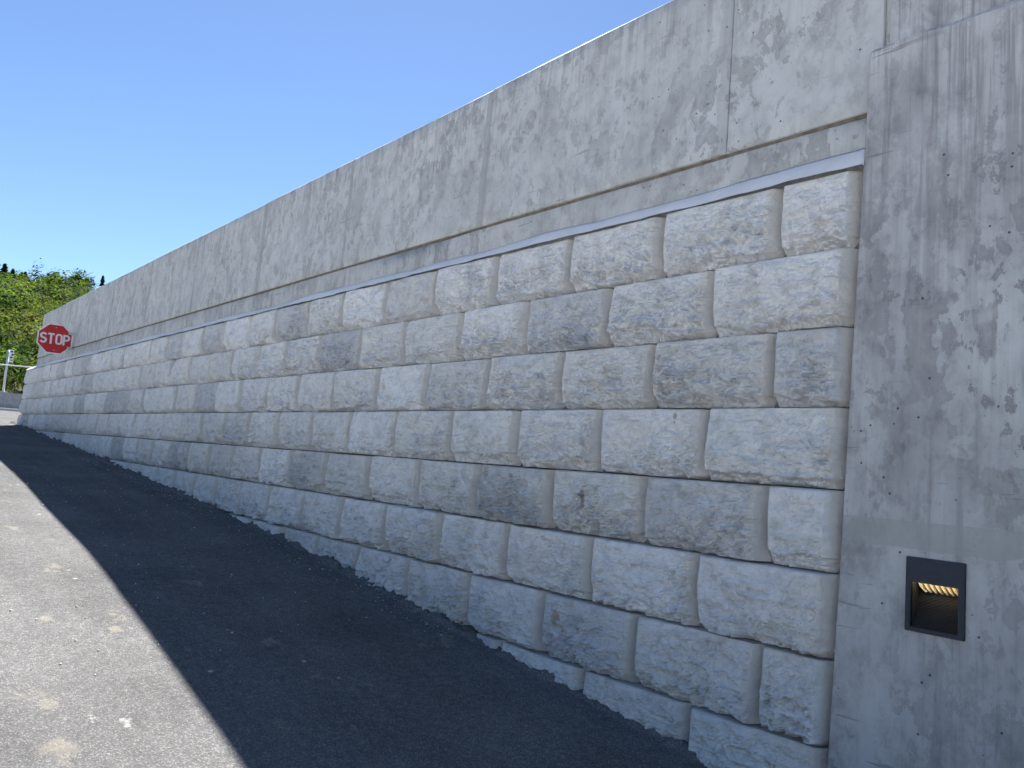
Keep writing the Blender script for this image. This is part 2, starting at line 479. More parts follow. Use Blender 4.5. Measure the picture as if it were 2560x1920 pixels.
# ------------------------------------------------------------------ ground, road
def make_ground():
    xs = np.unique(np.concatenate([np.linspace(-80, 62, 72), [-3000, -1200, -400, -150, 130, 400, 1200, 3000]]))
    ys = np.unique(np.concatenate([np.linspace(-40, 40, 21), [-3000, -1000, -300, -100, 100, 300, 1000, 3000]]))
    X, Y = np.meshgrid(xs, ys, indexing='ij')
    Z = prof(X) - .12
    v = np.stack([X, Y, Z], -1).reshape(-1, 3)
    o = link('ground', np_mesh('ground', v, grid_faces(len(xs), len(ys)), True), M['soil'])
    tag(o, kind='structure')
make_ground()

def make_road():
    nz = Noise(3)
    # across: fine near the wall (ragged edge hugging the stones), coarser outwards
    xs = np.concatenate([np.arange(-14, .6, .12), np.arange(.6, 5.0, .014), np.arange(5.0, 10, .028), np.arange(10, 19, .05), np.linspace(19, 46, 90)])
    ys = np.concatenate([[-.12, -.04, -.01, .005, .016, .026, .034, .042, .05, .058, .066, .075, .085, .1, .12, .15, .2, .28, .4, .6], np.linspace(.9, 4.05, 18)])
    X, Y = np.meshgrid(xs, ys, indexing='ij')
    Z = prof(X) + .006 * nz.fbm(X * .6, Y * .6, 2)
    wob = .022 * nz.fbm(X[:, :1] * 3.1, 0 * X[:, :1], 3)
    near = np.clip(1 - (Y - .02 - wob) / .075, 0, 1) * (Y < .5)
    berm = (.018 + .020 * nz.fbm(X * 7, Y * 7, 4) + .012 * nz.ridge(X * 21, Y * 21, 2)) * np.clip(near * 1.6, 0, 1)
    berm *= (X < 19)
    Z = Z + berm + .004 * nz.fbm(X * 28, Y * 28, 2) * (Y < .5)
    v = np.stack([X, Y, Z], -1).reshape(-1, 3)
    o = link('road', np_mesh('road', v, grid_faces(len(xs), len(ys)), True), M['asphalt'])
    tag(o, kind='structure')
    # the junction beyond the end of the wall
    xs = np.linspace(18.6, 39.6, 60); ys = np.linspace(-30, -.12, 30)
    X, Y = np.meshgrid(xs, ys, indexing='ij')
    v = np.stack([X, Y, prof(X) - .004], -1).reshape(-1, 3)
    o = link('side_road', np_mesh('side_road', v, grid_faces(60, 30), True), M['asphalt'])
    tag(o, kind='structure')
    # added unseen paving across the road, bouncing light onto the wall; kerb added too
    xs = np.linspace(-40, 40, 60); ys = np.array([4.12, 8, 16, 30])
    X, Y = np.meshgrid(xs, ys, indexing='ij')
    v = np.stack([X, Y, prof(X) + .11], -1).reshape(-1, 3)
    o = link('bounce_paving', np_mesh('bounce_paving', v, grid_faces(60, 4), True), M['bounce_paving'])
    tag(o, kind='structure')
    xs = np.linspace(-40, 39, 60)
    prof_v = []
    for x in xs:
        z = float(prof(x)); prof_v += [(x, 4.0, z - .1), (x, 4.0, z + .11), (x, 4.02, z + .125), (x, 4.14, z + .125), (x, 4.14, z - .1)]
    f = []
    for i in range(59):
        for k in range(4):
            a = i * 5 + k; f.append((a, a + 5, a + 6, a + 1))
    o = link('kerb', fix_normals(poly_mesh('kerb', prof_v, f)), M['kerb'])
    tag(o, kind='structure')
make_road()

def make_bank():
    xs = np.linspace(-14, 17.8, 40); ys = np.array([-.42, -2, -6, -14, -30])
    X, Y = np.meshgrid(xs, ys, indexing='ij')
    Z = 1.0 + .02 * X * 0 + .1 * np.sin(X * .7 + Y)
    Z[-1, :] = -.6; Z[:, -1] = -1
    v = np.stack([X, Y, Z], -1).reshape(-1, 3)
    o = link('bank', np_mesh('bank', v, grid_faces(40, 5, True), True), M['soil'])
    tag(o, kind='structure')
make_bank()

# ------------------------------------------------------------------ block wall
wall = empty('retaining_wall', (9.5, 0, -1.2))
tag(wall, 'long grey split-face block retaining wall with staggered joints rising along the sloping road', 'wall')

def block_mesh(seed, w, h, step):
    """rock-faced block: front heightfield towards +Y, sides and top running back; origin at the middle of the bottom edge of the face"""
    rs = np.random.default_rng(seed); nz = Noise(seed)
    nu = max(8, int(round(w / step)) + 1); nv = max(7, int(round(h / step)) + 1)
    def spread(nn, L):                     # extra samples near the edges
        t = np.linspace(0, 1, nn); t = t + .05 * np.sin(2 * np.pi * t) * -1
        return t * L
    e0 = np.array([0, .006, .014, .022, .030, .037, .043, .049]); e1 = np.array([0, .003, .008, .015, .024])
    u = np.concatenate([e0, np.linspace(.057, w - .034, max(4, nu - 11)), w - e1[::-1]])
    v = np.concatenate([[0, .006], np.linspace(.014, h - .012, max(5, nv - 4)), [h - .006, h - .002, h]])
    nu, nv = len(u), len(v)
    U, V = np.meshgrid(u, v, indexing='ij')
    ox, oy = rs.uniform(0, 40, 2)
    ds = np.minimum(U, w - U); dt = h - V
    er = .040 + .007 * nz(V * 6 + oy, U * 0 + 3.3) + .002 * nz(V * 33 + oy, U * 0 + 8.1)
    sn = np.clip(U / er, 0, 1)                       # planar end chamfer on the side towards the pier
    sn = np.where(sn > .88, 1 - (1 - sn) ** 2 / .24, sn) if False else sn
    far_e = .010 + .004 * (1 + nz(V * 14 + oy, U * 0 + 6.3))
    # the far lower corner is knocked off round
    far_e = far_e + .020 * np.clip(.22 - V / h, 0, 1) / .22
    sf = 1 - np.clip(1 - (w - U) / far_e, 0, 1) ** 2
    side = np.minimum(.35 + .65 * sn, .72 + .28 * sf)
    deep = .046 * (1 - sn) ** 1.15 + .006 * (1 - sf)
    top = 1 - np.clip(1 - dt / (.007 + .004 * nz(U * 12 + ox, U * 0 + 2.2)), 0, 1) ** 2
    # ragged under-cut lip along the bottom
    lip = .030 + .030 * nz.fbm(U * 5.5 + ox, U * 0 + 11, 4) + .004 * nz.fbm(U * 38, U * 0 + 3, 2)
    lip = np.clip(lip, .006, .085)
    q = np.clip((lip - V) / np.maximum(lip, .006), 0, 1)
    rough_low = .55 + .95 * np.clip(.95 - 1.1 * V / h + .6 * nz.fbm(U * 3 + oy, V * 3 + ox, 2), 0, 1)
    body = .013 * nz.fbm(U * 3.0 + ox, V * 3.6 + oy, 3)
    warp = nz.fbm(U * 5 + ox, V * 8 + oy, 3)
    strata = V * 20 + 2.6 * warp
    saw = strata - np.floor(strata); saw = np.where(saw < .86, saw / .86, (1 - saw) / .14)
    strata2 = V * 44 + U * 9 + 4.5 * nz.fbm(U * 9 + oy, V * 13 + ox, 3)
    saw2 = strata2 - np.floor(strata2); saw2 = np.where(saw2 < .85, saw2 / .85, (1 - saw2) / .15)
    chips = .0105 * (saw - .5) + .0065 * (saw2 - .5) + .0115 * nz.ridge(U * 14 + ox + warp, V * 20 + oy, 4, .52) + .0016 * nz.fbm(U * 70, V * 95, 3)
    amp = rs.uniform(.8, 1.3)
    calm = np.clip(np.minimum(np.minimum(U - er * .6, w - U), dt) / .035, .25, 1)
    chips = chips * calm
    vv = V / h
    pil = .014 * (1 - np.clip((vv - .40) / .60, 0, 1) ** 1.8) - .010 * np.clip((.30 - vv) / .30, 0, 1) ** 1.3
    face = .020 + pil + (body + chips * rough_low) * amp
    Y = face * side * (.55 + .45 * top) - deep - (.014 * (q > 0) + .030 * q ** 1.1)
    Xc = U - w / 2
    front = np.stack([Xc, Y, V], -1).reshape(-1, 3)
    f = [grid_faces(nu, nv, True)]
    back = -.16
    # border loop back
    idx = np.arange(nu * nv).reshape(nu, nv)
    loop = np.concatenate([idx[:, 0], idx[-1, 1:], idx[-2::-1, -1], idx[0, -2:0:-1]])
    bl = front[loop].copy(); bl[:, 1] = back
    base = len(front); L = len(loop)
    verts = np.concatenate([front, bl])
    k = np.arange(L); k2 = (k + 1) % L
    f.append(np.stack([loop[k], loop[k2], base + k2, base + k], -1))
    me = np_mesh('block', verts, np.concatenate(f), True)
    me.shade_smooth() if hasattr(me, 'shade_smooth') else None
    # crisp rim between the face and the sides
    sh = np.zeros(len(me.polygons), dtype=bool); sh[:(nu - 1) * (nv - 1)] = step > .012
    me.polygons.foreach_set('use_smooth', sh)
    return me

rows = range(1, 10)
count = 0
for r in rows:
    z0 = (3 - r) * H; z1 = z0 + H
    zm = z0 + H / 2
    yface = BAT * zm - .012
    first = 1.588 if r % 2 else 1.884
    xs = [pier_edge(zm) + .008, first]
    while xs[-1] < X_END - .05: xs.append(xs[-1] + BW)
    xe = X_END - .02 * (3 - r) * .35 + random.uniform(-.02, .02)
    xs[-1] = xe
    if xs[-1] - xs[-2] < .12: xs.pop(-2)
    for a, b2 in zip(xs[:-1], xs[1:]):
        # leave out what the road buries completely
        if z1 < float(prof(b2)) - .05: continue
        if r >= 9 and a > 2.2: continue
        xm = (a + b2) / 2
        step = .0068 if xm < 4.2 else (.010 if xm < 7 else (.015 if xm < 11 else .022))
        gap = random.uniform(.008, .012)
        me = block_mesh(1000 + count, (b2 - a) - gap, H - random.uniform(.004, .008), step)
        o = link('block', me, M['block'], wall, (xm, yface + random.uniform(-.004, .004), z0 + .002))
        o.rotation_euler = (random.uniform(-.006, .006), random.uniform(-.003, .003), random.uniform(-.006, .006))
        count += 1

# end return: the blocks' core, set back from the faces so that the joints stay dark
def make_core():
    pts = []
    z_top = .892; z_bot = -1.75
    v = [(1.10, BAT * z_bot - .055, z_bot), (X_END - .03, BAT * z_bot - .055, z_bot), (X_END - .03, -.45, z_bot), (1.10, -.45, z_bot),
         (1.10, BAT * z_top - .055, z_top), (X_END - .06, BAT * z_top - .055, z_top), (X_END - .06, -.45, z_top), (1.10, -.45, z_top)]
    f = [(0, 3, 2, 1), (4, 5, 6, 7), (0, 1, 5, 4), (1, 2, 6, 5), (2, 3, 7, 6), (3, 0, 4, 7)]
    link('core', poly_mesh('core', v, f), M['core'], wall, (0, 0, 0))
make_core()

def make_fillet():
    nz = Noise(77)
    xs = np.concatenate([np.arange(1.262, 6, .02), np.arange(6, X_END - .02, .05)])
    nt = 6
    vs = []
    for x in xs:
        wv = .010 * float(nz.fbm(np.array(x * 2.2), np.array(.5), 3)); w2 = .0045 * float(nz.fbm(np.array(x * 6), np.array(9.5), 3))
        thick = .070 + .016 * max(0, 1 - (x - 1.26) / 2.2) + .016 * float(nz.fbm(np.array(x * 1.1), np.array(4.2), 2))
        yb = BAT * .93 - .052; yf = BAT * .9 + .024 + w2
        for k in range(nt):
            t = k / (nt - 1)
            y = yf + (yb - yf) * t; z = .8995 + w2 * .5 + (thick + wv * .4) * t + .007 * math.sin(math.pi * t)
            vs.append((x, y, z))
        vs.append((x, yb - .03, .89)); 
    n = nt + 1
    f = []
    for i in range(len(xs) - 1):
        for k in range(n - 1):
            a = i * n + k; f.append((a, a + 1, a + n + 1, a + n))
    e = (len(xs) - 1) * n
    f.append(tuple(range(n))); f.append(tuple(range(e, e + n))[::-1])
    me = fix_normals(poly_mesh('mortar_fillet', vs, f, True))
    o = link('mortar_fillet', me, M['mortar'], wall, (0, 0, 0))
    o['label'] = 'smooth pale mortar fillet along the top of the blocks'
make_fillet()

# ------------------------------------------------------------------ poured parapet
par = empty('parapet_wall', (9.5, -.2, .95))
tag(par, 'smooth poured concrete parapet standing on top of the block wall against the sky', 'wall')
X_PAR = 17.62
TOPZ = 2.028
def slab(name, x0, x1, z0, z1, yo, mat, parent, top_ch=0.0, edge=.004, seed=0, back=-.40):
    """panel whose face follows the batter; softly waved casting surface; chamfered rim"""
    nz = Noise(seed + 400)
    nx = max(3, int((x1 - x0) / .06)); nzv = max(3, int((z1 - z0) / .06))
    xs = np.concatenate([[x0, x0 + edge], np.linspace(x0 + edge, x1 - edge, nx)[1:-1], [x1 - edge, x1]])
    zc = top_ch if top_ch else edge
    zs = np.concatenate([[z0, z0 + edge], np.linspace(z0 + edge, z1 - zc, nzv)[1:-1], [z1 - zc, z1]])
    X, Z = np.meshgrid(xs, zs, indexing='ij')
    Y = BAT * Z + yo + .0022 * nz.fbm(X * 1.3 + seed, Z * 1.3, 2)
    Y[0, :] -= edge; Y[-1, :] -= edge; Y[:, 0] -= edge; Y[:, -1] -= zc
    Z = Z + (Z > z1 - 1e-6) * (.003 * nz.fbm(X * 1.7 + seed, Z * 0, 3))
    front = np.stack([X, Y, Z], -1).reshape(-1, 3)
    nu, nv = len(xs), len(zs)
    f = [grid_faces(nu, nv, True)]
    idx = np.arange(nu * nv).reshape(nu, nv)
    loop = np.concatenate([idx[:, 0], idx[-1, 1:], idx[-2::-1, -1], idx[0, -2:0:-1]])
    bl = front[loop].copy(); bl[:, 1] = back
    base = len(front); k = np.arange(len(loop)); k2 = (k + 1) % len(loop)
    f.append(np.stack([loop[k], loop[k2], base + k2, base + k], -1))
    me = np_mesh(name, np.concatenate([front, bl]), np.concatenate(f))
    o = link(name, me, mat, parent, (0, 0, 0))
    return o
joints = [1.228, 1.90, 3.62, 5.335, 6.97, 8.79, 10.50, 12.32, 14.12, 15.90, X_PAR]
for i, (a, b2) in enumerate(zip(joints[:-1], joints[1:])):
    slab('panel', a + .001, b2 - .001, 1.134, TOPZ - .0035 * (i % 3) * .3 - .0012 * a, -.046 + (.0018 if i % 2 else -.0012), M['parapet'], par, top_ch=.016, edge=.0028, seed=i)
pj = [1.24, 4.1, 6.1, 8.9, 11.7, 14.5, X_PAR - .01]
for i, (a, b2) in enumerate(zip(pj[:-1], pj[1:])):
    slab('plinth', a + .001, b2 - .001, .86, 1.117, -.056 + (.001 if i % 2 else -.001), M['plinth'], par, edge=.003, seed=30 + i)
gz = Noise(55)
gx = np.arange(1.24, X_PAR - .02, .03)
gv = []; gf = []
for x in gx:
    e1 = .003 * float(gz.fbm(np.array(x * 9), np.array(1.), 3)); e2 = .003 * float(gz.fbm(np.array(x * 9), np.array(7.), 3))
    gv += [(x, BAT * 1.13 - .058 + e1, 1.114 + e1), (x, BAT * 1.13 - .070, 1.126 + e2), (x, BAT * 1.13 - .054 + e2, 1.138 + e2)]
for i in range(len(gx) - 1):
    for k in range(2):
        a = i * 3 + k; gf.append((a, a + 3, a + 4, a + 1))
link('joint_strip', fix_normals(poly_mesh('joint_strip', gv, gf, True)), M['joint'], par, (0, 0, 0))

# ------------------------------------------------------------------ thick poured wall section with the light
pier = empty('concrete_pier', (0, 0, -1.5))
tag(pier, 'mottled poured concrete wall section at the right end of the blocks, holding the wall light', 'wall')
LX0, LX1, LZ0, LZ1 = .914, 1.060, -.727, -.578      # light opening
def make_pier():
    nz = Noise(90)
    zt = 1.352
    zs = sorted(set(list(np.round(np.linspace(-2.2, zt - .012, 60), 4)) + [LZ0, LZ1, zt]))
    us = sorted(set([0, .004] + list(np.round(np.linspace(.03, 1.6, 50), 4)) + list(np.round(np.linspace(1.7, 14, 40), 4))))
    # u measured back from the slanting left edge; near the light columns are vertical
    V = {}; verts = []; faces = []
    xcol = lambda u, z: pier_edge(z) - u if u < .1 else (pier_edge(0) - u)
    ucut = [pier_edge(0) - LX1, pier_edge(0) - LX0]
    us = sorted([u for u in us if min(abs(u - ucut[0]), abs(u - ucut[1])) > .012] + ucut)
    zs = sorted([z for z in zs if z in (LZ0, LZ1) or min(abs(z - LZ0), abs(z - LZ1)) > .012])
    for i, u in enumerate(us):
        for j, z in enumerate(zs):
            x = xcol(u, z)
            d = .003 * float(nz.fbm(np.array(u * 1.5), np.array(z * 1.5), 2))
            y = BAT * z + .006 + d
            zz = z
            if i == 0: y -= .004
            if j == len(zs) - 1: y -= .013; zz = z + .004 * float(nz.fbm(np.array(u * 7), np.array(2.), 3))
            if j == len(zs) - 2: zz = z + .007 * float(nz.fbm(np.array(u * 6), np.array(5.), 3))
            verts.append((x, y, zz))
    nv = len(zs)
    for i in range(len(us) - 1):
        for j in range(nv - 1):
            if us[i] >= ucut[0] - 1e-6 and us[i + 1] <= ucut[1] + 1e-6 and zs[j] >= LZ0 - 1e-6 and zs[j + 1] <= LZ1 + 1e-6: continue
            a = i * nv + j
            faces.append((a, a + 1, a + nv + 1, a + nv))
    # left return and top
    base = len(verts)
    for j in range(nv): verts.append((verts[j][0], -.40, verts[j][2]))
    for j in range(nv - 1): faces.append((j, base + j, base + j + 1, j + 1))
    b2 = len(verts)
    for i in range(len(us)):
        p = verts[i * nv + nv - 1]; verts.append((p[0], -.40, p[2] + .03))
    for i in range(len(us) - 1):
        faces.append((i * nv + nv - 1, b2 + i, b2 + i + 1, (i + 1) * nv + nv - 1))
    me = poly_mesh('body', verts, faces)
    link('body', fix_normals(me), M['pier'], pier, (0, 0, 0))
    # upper wall in the parapet's plane, parted from the parapet by a shallow vertical groove
    slab('upper_panel', -6.0, 1.205, 1.30, 2.05, -.046, M['pier'], pier, top_ch=.016, edge=.003, seed=61, back=-.39)
    slab('upper_panel', -12.7, -6.003, 1.30, 2.05, -.044, M['pier'], pier, top_ch=.016, edge=.003, seed=62, back=-.39)
    slab('groove_strip', 1.2055, 1.2275, 1.30, 2.035, -.064, M['plinth'], pier, edge=.001, seed=63, back=-.39)
make_pier()

# small stones caught in the slot between the last blocks and the poured wall
def make_slot_stones():
    vs = []; fs = []
    rs = random.Random(5)
    for k in range(46):
        z = rs.choice([rs.uniform(-.86, -.76), rs.uniform(-1.1, -.92), rs.uniform(-1.36, -1.22)])
        r = rs.uniform(.003, .007)
        c = Vector((pier_edge(z) + rs.uniform(.001, .008), BAT * z - rs.uniform(.012, .022), z))
        b = len(vs)
        for d in ((1, 0, 0), (-1, 0, 0), (0, 1, 0), (0, -1, 0), (0, 0, 1), (0, 0, -1)):
            vs.append(c + Vector(d) * r * rs.uniform(.6, 1.3))
        for t in ((0, 2, 4), (2, 1, 4), (1, 3, 4), (3, 0, 4), (2, 0, 5), (1, 2, 5), (3, 1, 5), (0, 3, 5)):
            fs.append(tuple(b + i for i in t))
    o = link('slot_gravel', poly_mesh('slot_gravel', vs, fs), M['rock'], wall, (0, 0, 0))
    o['kind'] = 'stuff'
make_slot_stones()

# ------------------------------------------------------------------ recessed wall light
def make_light():
    fx0, fx1, fz0, fz1 = .896, 1.074, -.737, -.500
    zc = (fz0 + fz1) / 2
    yp = BAT * zc + .006
    root = empty('wall_light', ((fx0 + fx1) / 2, yp, fz0))
    tag(root, 'dark recessed wall light with warm glowing louvers set in the concrete', 'light')
    def fy(z, o): return BAT * z + .006 + o
    # face plate: a frame with a wide top band around the opening
    ox0, ox1, oz0, oz1 = LX0 + .002, LX1 - .002, LZ0 + .004, LZ1 - .002
    import bmesh
    def ring(o): return [(fx0, fz0, o), (fx1, fz0, o), (fx1, fz1, o), (fx0, fz1, o)]
    v = []
    for (x, z) in ((fx0, fz0), (fx1, fz0), (fx1, fz1), (fx0, fz1)): v.append((x, fy(z, .009), z))
    for (x, z) in ((ox0, oz0), (ox1, oz0), (ox1, oz1), (ox0, oz1)): v.append((x, fy(z, .009), z))
    for (x, z) in ((fx0, fz0), (fx1, fz0), (fx1, fz1), (fx0, fz1)): v.append((x, fy(z, -.004), z))
    for (x, z) in ((ox0, oz0), (ox1, oz0), (ox1, oz1), (ox0, oz1)): v.append((x, fy(z, -.006), z))
    f = []
    for i in range(4):
        j = (i + 1) % 4
        f += [(i, j, 4 + j, 4 + i), (i, 8 + i, 8 + j, j), (4 + i, 4 + j, 12 + j, 12 + i)]
    me = fix_normals(poly_mesh('face_plate', v, f))
    bm = bmesh.new(); bm.from_mesh(me)
    es = [e for e in bm.edges if len(e.link_faces) == 2 and e.calc_face_angle() > .8]
    bmesh.ops.bevel(bm, geom=es, offset=.0016, segments=2, affect='EDGES')
    bm.to_mesh(me); bm.free()
    link('face_plate', me, M['plate'], root, (0, 0, 0))
    # recess: side walls, ceiling and floor, open at the front
    D = .085
    def P(x, z, d): return (x, fy(zc, 0) - d, z)
    v = [P(ox0, oz0, -.002), P(ox1, oz0, -.002), P(ox1, oz1 + .03, -.002), P(ox0, oz1 + .03, -.002), P(ox0, oz0, D), P(ox1, oz0, D), P(ox1, oz1 + .03, D), P(ox0, oz1 + .03, D)]
    link('recess_box', poly_mesh('recess_box', v, [(0, 4, 5, 1), (1, 5, 6, 2), (2, 6, 7, 3), (3, 7, 4, 0), (4, 7, 6, 5)]), M['recess'], root, (0, 0, 0))
    # ribbed reflector: sloping from the front sill up to the back
    nr = 26; v = []
    za, da = oz0 + .001, -.001; zb, db = oz1 - .030, .070
    for k in range(nr * 4 + 1):
        t = k / (nr * 4)
        rib = .0016 * (1 if (k % 4) in (1, 2) else -1)
        z = za + (zb - za) * t; d = da + (db - da) * t
        for x in (ox0 + .001, ox1 - .001): v.append(P(x, z + rib * .7, d - rib * .7))
    f = [(2 * k, 2 * k + 1, 2 * k + 3, 2 * k + 2) for k in range(nr * 4)]
    link('ribbed_reflector', fix_normals(poly_mesh('ribbed_reflector', v, f)), M['recess'], root, (0, 0, 0))
    # glowing strip hidden behind the top of the plate
    v, f = box_geo(ox0 + .004, ox1 - .004, fy(zc, 0) - .040, fy(zc, 0) - .012, oz1 + .004, oz1 + .009)
    link('lamp', poly_mesh('lamp', v, f), M['glow'], root, (0, 0, 0))
    # eight slanting louver fins lit by the strip
    nf = 8; wf = (ox1 - ox0 - .006) / nf
    for k in range(nf):
        x = ox1 - .003 - wf * k
        v = []
        for i in range(5):
            t = i / 4
            z = oz1 + .003 - .036 * t
            sh = wf * 1.15 * t * t
            v += [P(x - sh, z, .040 + .010 * t), P(x - wf * (.92 - .55 * t) - sh, z, .058 + .012 * t)]
        f = [(2 * i, 2 * i + 1, 2 * i + 3, 2 * i + 2) for i in range(4)]
        me = poly_mesh('louver_fin', v, f, True)
        o = link('louver_fin', me, M['fin'], root, (0, 0, 0))
        md = o.modifiers.new('thickness', 'SOLIDIFY'); md.thickness = .001
    sc = tube('screw', P(ox1 - .026, oz1 - .030, .056), P(ox1 - .026, oz1 - .030, .051), .0034, n=12)
    link('screw', sc, M['galv'], root, (0, 0, 0))
make_light()

# ------------------------------------------------------------------ stop sign on the parapet
def make_stop():
    c = Vector((14.6, .185, 1.238))
    root = empty('stop_sign', c)
    tag(root, 'red octagonal STOP sign with white border on the parapet near the far end', 'sign')
    Rr = .262 / math.cos(math.pi / 8)
    # local a -> world -Y (to the right in view), b -> up, n -> -X (towards the camera)
    rz = R(4)
    def W(a, b, n):
        y = -a; x = -n
        return (c.x + x * math.cos(rz) - y * math.sin(rz), c.y + x * math.sin(rz) + y * math.cos(rz), c.z + b)
    def octa(r, n0, n1, name, mat):
        v = [W(r * math.cos(R(22.5 + 45 * i)), r * .955 * math.sin(R(22.5 + 45 * i)), n) for n in (n0, n1) for i in range(8)]
        f = [tuple(range(8)), tuple(range(8, 16))[::-1]] + [(i, (i + 1) % 8, 8 + (i + 1) % 8, 8 + i) for i in range(8)]
        return link(name, fix_normals(poly_mesh(name, v, f)), mat, root, (0, 0, 0))
    octa(Rr, 0, .004, 'border_plate', M['white'])
    octa(Rr - .022, .0042, .0052, 'red_panel', M['red'])
    hgt = .178; st = .030
    def stroke(name, pts, closed=False):
        """letter from a centre line with a constant stroke width"""
        P = [Vector(p) for p in pts]; nP = len(P); L = []; Rg = []
        for i in range(nP):
            if closed: t = (P[(i + 1) % nP] - P[i - 1])
            else: t = P[min(i + 1, nP - 1)] - P[max(i - 1, 0)]
            t.normalize(); nn = Vector((-t.y, t.x))
            L.append(P[i] + nn * st / 2); Rg.append(P[i] - nn * st / 2)
        v = [W(p.x, p.y, n) for n in (.0054, .0066) for p in L + Rg]
        f = []; m2 = 2 * nP
        rng = range(nP if closed else nP - 1)
        for i in rng:
            j = (i + 1) % nP
            f += [(i, j, nP + j, nP + i), (m2 + i, m2 + nP + i, m2 + nP + j, m2 + j), (i, m2 + i, m2 + j, j), (nP + i, nP + j, m2 + nP + j, m2 + nP + i)]
        return v, f
    def letter(strokes):
        V = []; F = []
        for s in strokes:
            v, f = s; b = len(V); V += v; F += [tuple(b + i for i in q) for q in f]
        link('letter', fix_normals(poly_mesh('letter', V, F)), M['white'], root, (0, 0, 0))
    h2 = hgt / 2 - st / 2; wl = .076
    def arc(cx, cy, rx, ry, a0, a1, n=10): return [(cx + rx * math.cos(R(a0 + (a1 - a0) * i / n)), cy + ry * math.sin(R(a0 + (a1 - a0) * i / n))) for i in range(n + 1)]
    xs = [-.171, -.060, .058, .170]
    # S
    x = xs[0]; ry = h2 / 2
    pts = arc(x, ry, wl / 2, ry, 20, 270, 14)[:-1] + arc(x, -ry, wl / 2, ry, 90, -160, 14)
    letter([stroke('s', pts)])
    # T
    x = xs[1]
    letter([stroke('t', [(x - .046, h2), (x, h2), (x + .046, h2)]), stroke('t', [(x, h2 - st / 2), (x, 0), (x, -h2 - st / 2)])])
    # O
    x = xs[2]; k = .030
    pts = arc(x + wl / 2 - k, h2 - k, k, k, 0, 90, 6) + arc(x - wl / 2 + k, h2 - k, k, k, 90, 180, 6) + arc(x - wl / 2 + k, -h2 + k, k, k, 180, 270, 6) + arc(x + wl / 2 - k, -h2 + k, k, k, 270, 360, 6)
    letter([stroke('o', pts, True)])
    # P
    x = xs[3]; k = .040
    pts = [(x - wl / 2, h2)] + [(x, h2)] + arc(x + wl / 2 - k, h2 - k, k, k, 90, -90, 10) + [(x - wl / 2, h2 - 2 * k)]
    letter([stroke('p', pts), stroke('p', [(x - wl / 2, h2 + st / 2), (x - wl / 2, 0), (x - wl / 2, -h2 - st / 2)])])
    # bracket arms back to the parapet, and bolts
    for dz in (-.12, .12):
        me = bevel_box('bracket', -.02, .02, -.275, .03, dz - .018, dz + .018, .003)
        o = link('bracket', me, M['galv'], root, (0, 0, 0)); o.location = (.028, 0, 0)
    for dz in (-.19, .19):
        link('bolt', tube('bolt', W(0, dz, .005), W(0, dz, .010), .009, n=10), M['galv'], root, (0, 0, 0))
make_stop()

# ------------------------------------------------------------------ far end of the street
def make_barrier():
    root = empty('concrete_barrier', (40, -3, .44))
    tag(root, 'low grey concrete barrier across the end of the road below the trees', 'barrier')
    for i, y in enumerate(np.arange(-21.9, 18, 4.0)):
        zb = .40
        v = []
        for yy in (y + .006, y + 3.994):
            v += [(39.86, yy, zb), (39.90, yy, zb + .30), (39.97, yy, zb + .80), (39.985, yy, zb + .825), (40.20, yy, zb + .825), (40.215, yy, zb + .80), (40.30, yy, zb)]
        f = [tuple(range(7)), tuple(range(7, 14))[::-1]] + [(k, (k + 1) % 7, 7 + (k + 1) % 7, 7 + k) for k in range(7)]
        link('segment', fix_normals(poly_mesh('segment', v, f)), M['barrier'], root, (0, 0, 0))
    # low kerb in front
    me = bevel_box('kerb', 39.2, 39.45, -22, 18, .30, .535, .02)
    link('kerb', me, M['kerb'], root, (0, 0, 0))
make_barrier()

def make_pole():
    b = Vector((40.08, -2.53, 1.225))
    root = empty('sign_pole', b)
    tag(root, 'thin galvanised post with a narrow white plate standing on the barrier', 'pole')
    link('post', tube('post', b + Vector((0, 0, .01)), b + Vector((0, 0, 1.88)), .048, n=14), M['galv'], root, (0, 0, 0))
    link('base_plate', bevel_box('base_plate', b.x - .09, b.x + .09, b.y - .13, b.y + .13, b.z, b.z + .03, .006), M['galv'], root, (0, 0, 0))
    pl = link('plate', bevel_box('plate', b.x - .055, b.x - .05, b.y - .21, b.y - .04, b.z + 1.35, b.z + 1.90, .002), M['white'], root, (0, 0, 0))
    for (z0, z1, w0, w1) in ((1.78, 1.85, .05, .16), (1.64, 1.72, .10, .18), (1.52, 1.60, .06, .15), (1.42, 1.47, .08, .17)):
        link('mark', bevel_box('mark', b.x - .0572, b.x - .0556, b.y - w1 - .02, b.y - w0 - .02, b.z + z0, b.z + z1, .0004), M['black'], pl, (0, 0, 0))
make_pole()

def make_cable():
    vs = []; fs = []; n = 8; K = 30
    for k in range(K + 1):
        t = k / K
        y = 14 - 34 * t
        z = 2.03 + .95 * (t - .48) ** 2 - .06 * (y + 2)* .35
        for i in range(n):
            a = 2 * math.pi * i / n
            vs.append((34 + .022 * math.cos(a), y, z + .022 * math.sin(a)))
    for k in range(K):
        for i in range(n):
            fs.append((k * n + i, k * n + (i + 1) % n, (k + 1) * n + (i + 1) % n, (k + 1) * n + i))
    o = link('overhead_cable', fix_normals(poly_mesh('overhead_cable', vs, fs, True)), M['cable'])
    tag(o, 'pale cable strung across the view in front of the wooded hillside', 'cable')
make_cable()

